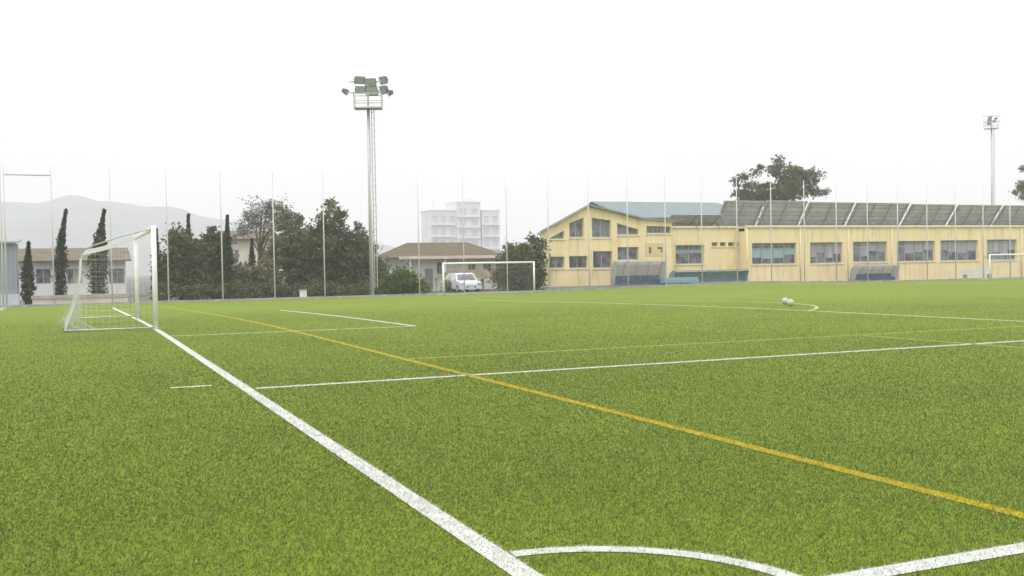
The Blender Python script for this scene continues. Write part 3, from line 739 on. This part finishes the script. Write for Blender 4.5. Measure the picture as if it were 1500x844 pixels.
r_ = MB(); ya, yb = Yh-0.9, Yh+7.8; yr = (ya+yb)/2; ra, rb = ex0+2.0, ex1-2.0; ze2 = zt+.02
r_.add([(ex0,ya,ze2),(ex1,ya,ze2),(ex1,yb,ze2),(ex0,yb,ze2),(ra,yr,zr),(rb,yr,zr)], [(0,1,5,4),(1,2,5),(2,3,4,5),(3,0,4),(3,2,1,0)])
r_.build('roof', Mt['tile'], h_)
f = MB(); f.box(ex0-.02, ex1+.02, ya-.06, ya-.003, ze2-.14, ze2+.10); f.build('fascia', Mt['beige'], h_)
pc = MB()
for px in (601, 652, 735): xx = X(px, Yh-.7); pc.tube([(xx, Yh-.7, z0), (xx, Yh-.7, zt)], 0.09, 8)
pc.build('porch_column', Mt['white_wall'], h_)
# small tan-roofed kiosk in front
Yk = 69.0
x0, x1 = X(656, Yk), X(733, Yk); zt = Z(690, 409, Yk); zr = Z(690, 395, Yk)
k_ = thing('kiosk', 'small open shelter with tan tiled roof beside the white car', 'kiosk', ((x0+x1)/2, Yk+2, -0.45))
r_ = MB(); ya, yb = Yk, Yk+3.4; ra, rb = x0+.7, x1-.5
r_.add([(x0,ya,zt),(x1,ya,zt),(x1,yb,zt),(x0,yb,zt),(ra,(ya+yb)/2,zr),(rb,(ya+yb)/2,zr)], [(0,1,5,4),(1,2,5),(2,3,4,5),(3,0,4),(3,2,1,0)])
r_.build('roof', Mt['tan_tile'], k_)
for (xx, yy) in ((x0+.15, ya+.15), (x1-.15, ya+.15), (x0+.15, yb-.15), (x1-.15, yb-.15)):
    MB().box(xx-.06, xx+.06, yy-.06, yy+.06, -.5, zt-.003).build('post', Mt['beige'], k_)
MB().box(X(706, Yk+3), x1-.22, yb-.25, yb-.12, -.5, zt-.01).build('back_wall', Mt['concrete'], k_)
# car
def car(label, cx, Y, z):
    o = thing('parked_car', label, 'car', (cx, Y, z)); w = 0.82; Lc = 3.7
    prof = [(0.0,0.28),(0.02,0.62),(0.10,0.74),(0.85,0.86),(1.35,1.36),(1.6,1.43),(2.9,1.42),(3.55,0.95),(3.68,0.8),(3.7,0.3)]
    def section(scale_top):
        v = []
        for s in (-1, 1):
            for (a, b2) in prof:
                ww = w*(1-0.16*max(0, (b2-0.85)/0.55)); v.append((cx+s*ww, Y+a, z+b2))
        return v
    n = len(prof); v = section(1)
    f = [tuple(range(n)), tuple(range(2*n-1, n-1, -1))]+[(i, n+i, n+(i+1) % n, (i+1) % n) for i in range(n)]
    MB().add(v, f).build('body', Mt['car_paint'], o)
    a0, a1 = np.array([0, .90, .90]), np.array([0, 1.33, 1.33])
    ws = MB().add([(cx-.70, Y+.90, z+.93), (cx+.70, Y+.90, z+.93), (cx+.60, Y+1.30, z+1.335), (cx-.60, Y+1.30, z+1.335)], [(0,1,2,3)])
    ws.build('windscreen', Mt['glass'], o)
    for s in (-1, 1):
        MB().box(cx+s*.62-.13, cx+s*.62+.13, Y-.012, Y+.05, z+.60, z+.72).build('headlight', Mt['lamp_glass'], o)
        for yy in (.72, 2.95):
            wl = MB().tube([(cx+s*(w-.16), Y+yy, z+.29), (cx+s*(w+.01), Y+yy, z+.29)], .29, 16).build('wheel', Mt['rubber'], o, False)
            MB().tube([(cx+s*(w+.0), Y+yy, z+.29), (cx+s*(w+.02), Y+yy, z+.29)], .17, 12).build('rim', Mt['galv'], wl)
        MB().box(cx+s*.88-.07, cx+s*.88+.07, Y+1.0, Y+1.06, z+.92, z+1.04).build('mirror', Mt['car_paint'], o)
    MB().box(cx-.35, cx+.35, Y-.01, Y+.03, z+.38, z+.5).build('grille', Mt['rubber'], o)
    MB().box(cx-.24, cx+.24, Y-.02, Y-.012, z+.39, z+.47).build('number_plate', Mt['white_paint'], o)
car('small white car parked nose-on beside the tan-roofed kiosk', X(690, 65.2), 65.2, g(20, 65)-.07)
# long low brown-roofed building on the left
Yl = 80.0
x0, x1 = X(-60, Yl), X(192, Yl); zt = Z(100, 384, Yl); zr = Z(100, 364, Yl)
l_ = thing('house', 'long low building with beige tiled roof behind the cypresses at the left', 'building', ((x0+x1)/2, Yl, -.5))
w = MB(); hl = []
for px in (52, 98, 160): hl.append((X(px,Yl), X(px+22,Yl), Z(px,416,Yl), Z(px,394,Yl)))
holes_wall(w, x0+.4, x1-.4, -.6, zt, Yl, .25, hl); w.box(x0+.4, x0+.65, Yl+.253, Yl+8, -.6, zt); w.box(x1-.65, x1-.4, Yl+.253, Yl+8, -.6, zt)
w.build('wall', Mt['white_wall'], l_)
for q in hl:
    f = MB()
    for a in (q[0], (q[0]+q[1])/2-.03, q[1]-.06): f.box(a, a+.06, Yl+.1, Yl+.15, q[2]+.061, q[3]-.061)
    f.box(q[0], q[1], Yl+.1, Yl+.15, q[2], q[2]+.06); f.box(q[0], q[1], Yl+.1, Yl+.15, q[3]-.06, q[3])
    wn = f.build('window', Mt['frame'], l_); MB().box(q[0]+.004, q[1]-.004, Yl+.12, Yl+.13, q[2]+.004, q[3]-.004).build('pane', Mt['glass'], wn)
MB().slab((x0, Yl-.7, zt), (x1, Yl-.7, zt), (x1, Yl+4, zr), (x0, Yl+4, zr), .12).slab((x0, Yl+4.02, zr), (x1, Yl+4.02, zr), (x1, Yl+8.6, zt), (x0, Yl+8.6, zt), .12).build('roof', Mt['tan_tile'], l_)
for xx in (x0+.4, x1-.65):
    MB().add([(xx,Yl+.3,zt),(xx+.25,Yl+.3,zt),(xx+.25,Yl+8,zt),(xx,Yl+8,zt),(xx,Yl+4,zr-.1),(xx+.25,Yl+4,zr-.1)], [(0,1,5,4),(2,3,4,5),(0,4,3),(1,2,5),(3,2,1,0)]).build('gable', Mt['white_wall'], l_)
# tan house glimpsed between the trees
Yt_ = 100.0
x0, x1 = X(336, Yt_), X(408, Yt_); zt = Z(370, 352, Yt_); zr = Z(370, 338, Yt_)
t_ = thing('house', 'tan walled house glimpsed between the dark trees', 'house', ((x0+x1)/2, Yt_, -.5))
w = MB(); hl = [(X(344,Yt_), X(350,Yt_), Z(347,385,Yt_), Z(347,366,Yt_)), (X(384,Yt_), X(391,Yt_), Z(387,385,Yt_), Z(387,366,Yt_))]
holes_wall(w, x0, x1, -.6, zt, Yt_, .25, hl); w.box(x0, x0+.25, Yt_+.253, Yt_+8, -.6, zt); w.box(x1-.25, x1, Yt_+.253, Yt_+8, -.6, zt)
w.build('wall', Mt['beige'], t_)
for q in hl: MB().box(q[0]+.003, q[1]-.003, Yt_+.1, Yt_+.14, q[2]+.003, q[3]-.003).build('window', Mt['glass'], t_)
MB().slab((x0-.3, Yt_-.5, zt), (x1+.3, Yt_-.5, zt), (x1+.3, Yt_+4, zr), (x0-.3, Yt_+4, zr), .15).slab((x0-.3, Yt_+4.02, zr), (x1+.3, Yt_+4.02, zr), (x1+.3, Yt_+8.5, zt), (x0-.3, Yt_+8.5, zt), .15).build('roof', Mt['tan_tile'], t_)
# beige low wall and blue grey shed at the left
def gl(x, y): return g(x, y)
x0, x1 = X(46, 62.3), X(186, 62.3)
o = thing('low_wall', 'long low beige wall with pale coping behind the large goal', 'wall', ((x0+x1)/2, 62.3, -.5))
MB().box(x0, x1, 62.3, 62.55, -.7, Z(110, 437, 62.3)).build('wall', Mt['beige'], o)
MB().box(x0-.06, x1+.06, 62.24, 62.61, Z(110, 437, 62.3)+.002, Z(110, 432, 62.3)).build('coping', Mt['concrete'], o)
Ys = 63.0
x0, x1 = X(-40, Ys), X(24, Ys); zt = Z(10, 350, Ys)
o = thing('shed', 'blue grey metal shed with pale lower panel at the left edge', 'shed', ((x0+x1)/2, Ys, -.5))
w = MB().box(x0, x1, Ys, Ys+3, -.6, zt-.25)
for i in range(int((x1-x0)/.2)): w.box(x0+.2*i+.05, x0+.2*i+.11, Ys-.025, Ys-.001, .62, zt-.27)
w.build('wall', Mt['bluegrey'], o)
MB().box(x0-.03, x1+.1, Ys-.09, Ys-.03, -.6, Z(10, 431, Ys)).build('lower_panel', Mt['pale_blue'], o)
MB().slab((x0-.2, Ys-.3, zt-.24), (x1+.2, Ys-.3, zt-.24), (x1+.2, Ys+3.2, zt), (x0-.2, Ys+3.2, zt), .07).build('roof', Mt['grey_roof'], o)
# white apartment block far away
def block(o, px0, px1, pyt, Y, dep, cols, rows, pyw0, pyw1):
    x0, x1 = X(px0, Y), X(px1, Y); zt = Z((px0+px1)/2, pyt, Y)
    w = MB(); hl = []
    z0w, z1w = Z(px0, pyw1, Y), Z(px0, pyw0, Y)
    for r in range(rows):
        for c in range(cols):
            u0 = x0+(x1-x0)*(c+.22)/cols; u1 = x0+(x1-x0)*(c+.78)/cols
            hl.append((u0, u1, z0w+(z1w-z0w)*(r+.15)/rows, z0w+(z1w-z0w)*(r+.75)/rows))
    holes_wall(w, x0, x1, -1, zt, Y, .4, hl); w.box(x0, x0+.4, Y+.403, Y+dep, -1, zt); w.box(x1-.4, x1, Y+.403, Y+dep, -1, zt); w.box(x0+.403, x1-.403, Y+.403, Y+dep, zt-.5, zt-.01)
    w.build('wall', Mt['far_white'], o)
    for q in hl: 
        wn = MB().box(q[0]+.003, q[1]-.003, Y+.25, Y+.3, q[2]+.003, q[3]-.003).build('window', Mt['far_grey'], o)
    MB().box(x0-.3, x1+.3, Y-.3, Y+dep+.3, zt+.003, zt+.45).build('parapet', Mt['far_white'], o)
    bl = MB()
    for r in range(rows): zz = z0w+(z1w-z0w)*r/rows; bl.box(x0+.5, x1-.5, Y-1.1, Y-.003, zz-.1, zz+.1)
    bl.build('balcony', Mt['far_white'], o)
Ya = 460.0
a_ = thing('apartment_building', 'pale white apartment block with tall stair tower fading into the haze', 'building', (X(680, Ya), Ya, -.5))
block(a_, 632, 669, 309, Ya, 14, 3, 3, 312, 365); block(a_, 670.5, 705, 297, Ya-1, 15, 2, 4, 302, 365); block(a_, 707, 733, 309, Ya, 14, 2, 3, 312, 365)
MB().box(X(690, Ya), X(700, Ya), Ya+4, Ya+7, Z(690, 297, Ya)+.46, Z(690, 291, Ya)).box(X(640, Ya), X(641.5, Ya), Ya+4, Ya+4.4, Z(640, 309, Ya)+.46, Z(640, 292, Ya)).build('roof_hut', Mt['far_white'], a_)

# ------------------------------------------------------------------ trees
def tri_leaves(C, sz, m, name, parent, loc, rnd=None):
    n = len(C); a = rng.normal(0, 1, (n, 3)); a /= np.linalg.norm(a, axis=1)[:, None]
    c = rng.normal(0, 1, (n, 3)); c -= a*(a*c).sum(1)[:, None]; c /= np.linalg.norm(c, axis=1)[:, None]
    s = sz*rng.uniform(0.5, 1.3, n)[:, None]
    V = np.stack([C-a*s*.5-c*s*.32, C-a*s*.5*0+c*s*.4, C+a*s*.7], 1).reshape(-1, 3)-np.array(loc)
    o = tri_object(name, V, m, rnd=rnd); o.parent = parent
    return o
def tree(name, label, cat, base, lobes, nleaf, sz, m, group, clump=0.45, trunk_r=0.16, nclump=None, limbs=True):
    """lobes: world (x,y,z,rx,ry,rz). Leaves gather in clumps spread through the lobes, with gaps between"""
    o = thing(name, label, cat, base, group); bx, by, bz = base
    vol = np.array([l[3]*l[4]*l[5] for l in lobes]); pr = vol/vol.sum()
    nc = nclump or max(30, nleaf//55)
    cc = []; 
    for _ in range(nc):
        l = lobes[rng.choice(len(lobes), p=pr)]; d = rng.normal(0, 1, 3); d /= np.linalg.norm(d)
        rr = rng.uniform(0.25, 1.0)**0.5*rng.uniform(0.8, 1.08); cc.append(np.array(l[:3])+d*rr*np.array(l[3:6]))
    cc = np.array(cc); cc[:, 2] = np.maximum(cc[:, 2], bz+0.25)
    k = rng.integers(0, nc, nleaf); cs = clump*rng.uniform(0.5, 1.5, nc)
    C = cc[k]+rng.normal(0, 0.5, (nleaf, 3))*cs[k][:, None]*np.array([1, 1, .75])
    C[:, 2] = np.maximum(C[:, 2], bz+0.05)
    tone = np.clip(rng.uniform(0.0, 1.0, nc)[k]*.65+rng.random(nleaf)*.4-.02, 0, 1)
    tri_leaves(C, sz, m, 'crown', o, base, tone)
    t = MB(); top = max(l[2]+.3*l[5] for l in lobes); cx = np.mean([l[0] for l in lobes])
    t.tube([(bx, by, bz-.2), (bx+.1*(cx-bx), by, bz+.3*(top-bz)), (bx+.5*(cx-bx), by, bz+.6*(top-bz)), (cx, by, top)], [trunk_r*1.2, trunk_r, trunk_r*.6, trunk_r*.15], 8)
    if limbs:
        for _ in range(16):
            q = cc[rng.integers(nc)]; h = rng.uniform(.25, .6); s = np.array([bx+.3*(cx-bx), by, bz+h*(top-bz)])
            mid = (s+q)/2+np.array([0, 0, .12*np.linalg.norm(q-s)]); t.tube([s, mid, q], [trunk_r*.45, trunk_r*.25, trunk_r*.06], 5)
    t.build('trunk', Mt['bark'], o, True)
    return o
def lob(px, py, rx, ry, Y, dy=0, dz=1.0):
    p = at(px, py, Y); s = mpp(px, Y); return (p[0], Y+dy, p[2], rx*s, rx*s*dz, ry*s)
def base(px, Y): x = X(px, Y); return (x, Y, g(x, Y)-.07)
G1 = 'trees behind the far side of the pitch'
def rt_(label, px, Y, lobes, nl, m, sz=.26, **kw): return tree('tree', label, 'tree', base(px, Y), [lob(*l, Y) for l in lobes], nl, sz, Mt[m], G1, **kw)
rt_('dense dark rounded tree just right of the large goal', 268, 66, [(266,378,24,46), (252,402,24,36), (285,400,26,40)], 8500, 'leaf_dark')
rt_('dark bushy tree left of the gap showing the tan house', 312, 67, [(313,375,26,44), (300,405,28,34), (330,410,22,30)], 8500, 'leaf_dark')
rt_('thin grey almost leafless tree above the tan house', 378, 76, [(384,318,24,26), (362,326,18,22), (404,312,18,20)], 2600, 'leaf_grey', .2, clump=.6, trunk_r=.13)
rt_('low dark olive tree in front of the tan house', 370, 66, [(362,412,26,26), (388,415,24,24), (345,418,18,22)], 6000, 'leaf_olive')
rt_('olive brown tree left of the tallest dark tree', 424, 68, [(424,345,28,40), (412,392,30,44), (444,390,26,48)], 10000, 'leaf_olive')
rt_('tallest dark tree with ragged top left of the floodlight mast', 482, 66, [(484,332,24,42), (476,368,40,46), (470,408,38,30), (504,400,36,38)], 15000, 'leaf_dark')
rt_('broad olive tree immediately behind the floodlight mast', 526, 67, [(522,366,24,34), (532,394,28,40), (552,400,22,34), (510,390,22,40)], 10000, 'leaf_olive')
tree('shrub', 'bright green rounded shrub right of the floodlight mast base', 'shrub', base(590, 64.5), [lob(588,414,26,20,64.5), lob(612,422,18,12,64.5), lob(570,420,18,16,64.5)], 5000, .2, Mt['leaf_green'], None, trunk_r=.08)
tree('tree', 'dark leafy tree between the small goal and the yellow gable', 'tree', base(766, 64.5), [lob(756,392,28,38,64.5), lob(783,372,14,32,64.5), lob(778,402,20,30,64.5), lob(736,410,16,22,64.5)], 11000, .24, Mt['leaf_dark'], G1)
tree('shrub', 'small green shrub under the tan-roofed kiosk', 'shrub', base(663, 67.5), [lob(662,420,9,10,67.5)], 900, .16, Mt['leaf_green'], None, trunk_r=.05)
tree('hedge', 'long low dark hedge running under the trees behind the far kerb', 'hedge', base(395, 63.6),
     [lob(px, 428, 16, 14, 63.6, random.uniform(-.3, .3)) for px in range(236, 540, 13)], 12000, .17, Mt['leaf_dark'], None, clump=.35, trunk_r=.05, nclump=420, limbs=False)
# spreading tree behind the school and the one at the right edge
def pine(label, px, Y, lobes, nl):
    tree('tree', label, 'tree', (X(px, Y), Y, -.5), [lob(*l, Y) for l in lobes], nl, .34, Mt['leaf_pine'], 'trees behind the school', clump=.6, trunk_r=.3, nclump=max(60, nl//90))
pine('spreading dark tree with gaps rising behind the school roof', 1138, 92,
     [(1090,265,20,17), (1112,250,14,13), (1130,275,34,18), (1150,252,26,16), (1140,240,14,10), (1178,262,24,9), (1100,282,26,12), (1160,280,26,16), (1120,288,40,12), (1190,264,22,12), (1200,277,20,9)], 10500)
pine('dark tree cut off by the right edge behind the school roof', 1510, 92, [(1506,258,16,22), (1496,282,16,14), (1530,270,26,34)], 6000)
# cypresses
def cypress(label, px, pyt, pyb, half, Y, lean=0, n=3200, gap=None):
    x, y, z = base(px, Y); top = at(px+lean, pyt, Y); s = mpp(px, Y)
    o = thing('cypress_tree', label, 'cypress', (x, y, z), 'cypresses')
    h = top[2]-z; u = rng.random(n)**.8; r = half*s*np.sin(np.clip(u*.93+.07, 0, 1)*math.pi)**.55*(1-u**3)*(1.15-.5*u)
    a = rng.uniform(0, 2*np.pi, n); q = np.sqrt(rng.random(n))*r*rng.uniform(.75, 1.15, n)
    tuft = 1+.22*np.sin(a*3+u*17+px)+.18*np.sin(u*41+a*2+half)+.12*rng.normal(size=n); q = q*np.clip(tuft, .4, 1.7)
    C = np.stack([x+(top[0]-x)*u**2.5+q*np.cos(a), y+q*np.sin(a), z+.15+u*h*.99], 1)
    tri_leaves(C, .2, Mt['leaf_cypress'], 'crown', o, (x, y, z))
    MB().tube([(x, y, z-.1), (x, y, z+h*.5), (x+(top[0]-x)*.6, y, z+h*.9)], [.13, .09, .02], 7).build('trunk', Mt['bark'], o, True)
cypress('narrow dark cypress with bent tip left of the broad cypress', 87, 310, 432, 10, 66, 10)
cypress('broader dark cypress with leaning tip seen through the large goal net', 143, 310, 432, 15, 66, 10, 4200)
cypress('short dark cypress standing right beside the blue grey shed', 40, 358, 450, 9, 63.5, 2)
cypress('slim dark cypress right behind the large goal post', 229, 338, 440, 8, 64.5, 0, 2200)
cypress('thin cypress tip poking above the dense dark rounded tree', 276, 316, 440, 9, 70, 0, 2400)
cypress('thin dark cypress left of the tan house', 333, 318, 440, 9, 65.5, 0, 2600)
cypress('thin dark cypress in the middle of the tan house front', 369, 352, 440, 7, 71, 0, 2000)

# ------------------------------------------------------------------ small things on and beside the pitch
for i, (px, py, lb) in enumerate([(1150, 446, 'white football on the left of the pair lying on the far pitch'), (1158, 449, 'white football on the right of the pair lying on the far pitch')]):
    d = ray(px, py); t = (-EYE[2])/d[2]; p = EYE+t*d; r = .11
    b = MB().ball((p[0], p[1], g(p[0], p[1])+r+.01), r)
    tag(b.build('football', Mt['ball'], None, True, (p[0], p[1], g(p[0], p[1])+.01)), lb, 'ball', 'footballs on the pitch')
x = X(443, 61.0); z = g(x, 61)
o = thing('marker_block', 'small white concrete block at the foot of the posts before the olive tree', 'block', (x, 60.95, z+.1))
MB().box(x-.2, x+.2, 60.85, 61.1, z-.05, z+.50).build('block', Mt['white_wall'], o)
MB().box(x-.23, x+.23, 60.82, 61.13, z+.502, z+.56).build('cap', Mt['concrete'], o)

# ------------------------------------------------------------------ the air
def haze():
    b = MB().box(-1100, 1100, -60, 1900, -8, 160)
    m = bpy.data.materials.new('haze'); m.use_nodes = True; n = m.node_tree.nodes; l = m.node_tree.links
    n.remove(n['Principled BSDF']); v = n.new('ShaderNodeVolumePrincipled')
    v.inputs['Color'].default_value = (0.93, 0.94, 0.96, 1); v.inputs['Density'].default_value = 0.0010
    v.inputs['Anisotropy'].default_value = 0.2
    l.new(v.outputs[0], n['Material Output'].inputs['Volume'])
    o = b.build('haze', m); o.display_type = 'WIRE'
    return tag(o, 'pale grey haze lying over the distant hill and buildings', 'haze', kind='stuff')
haze()
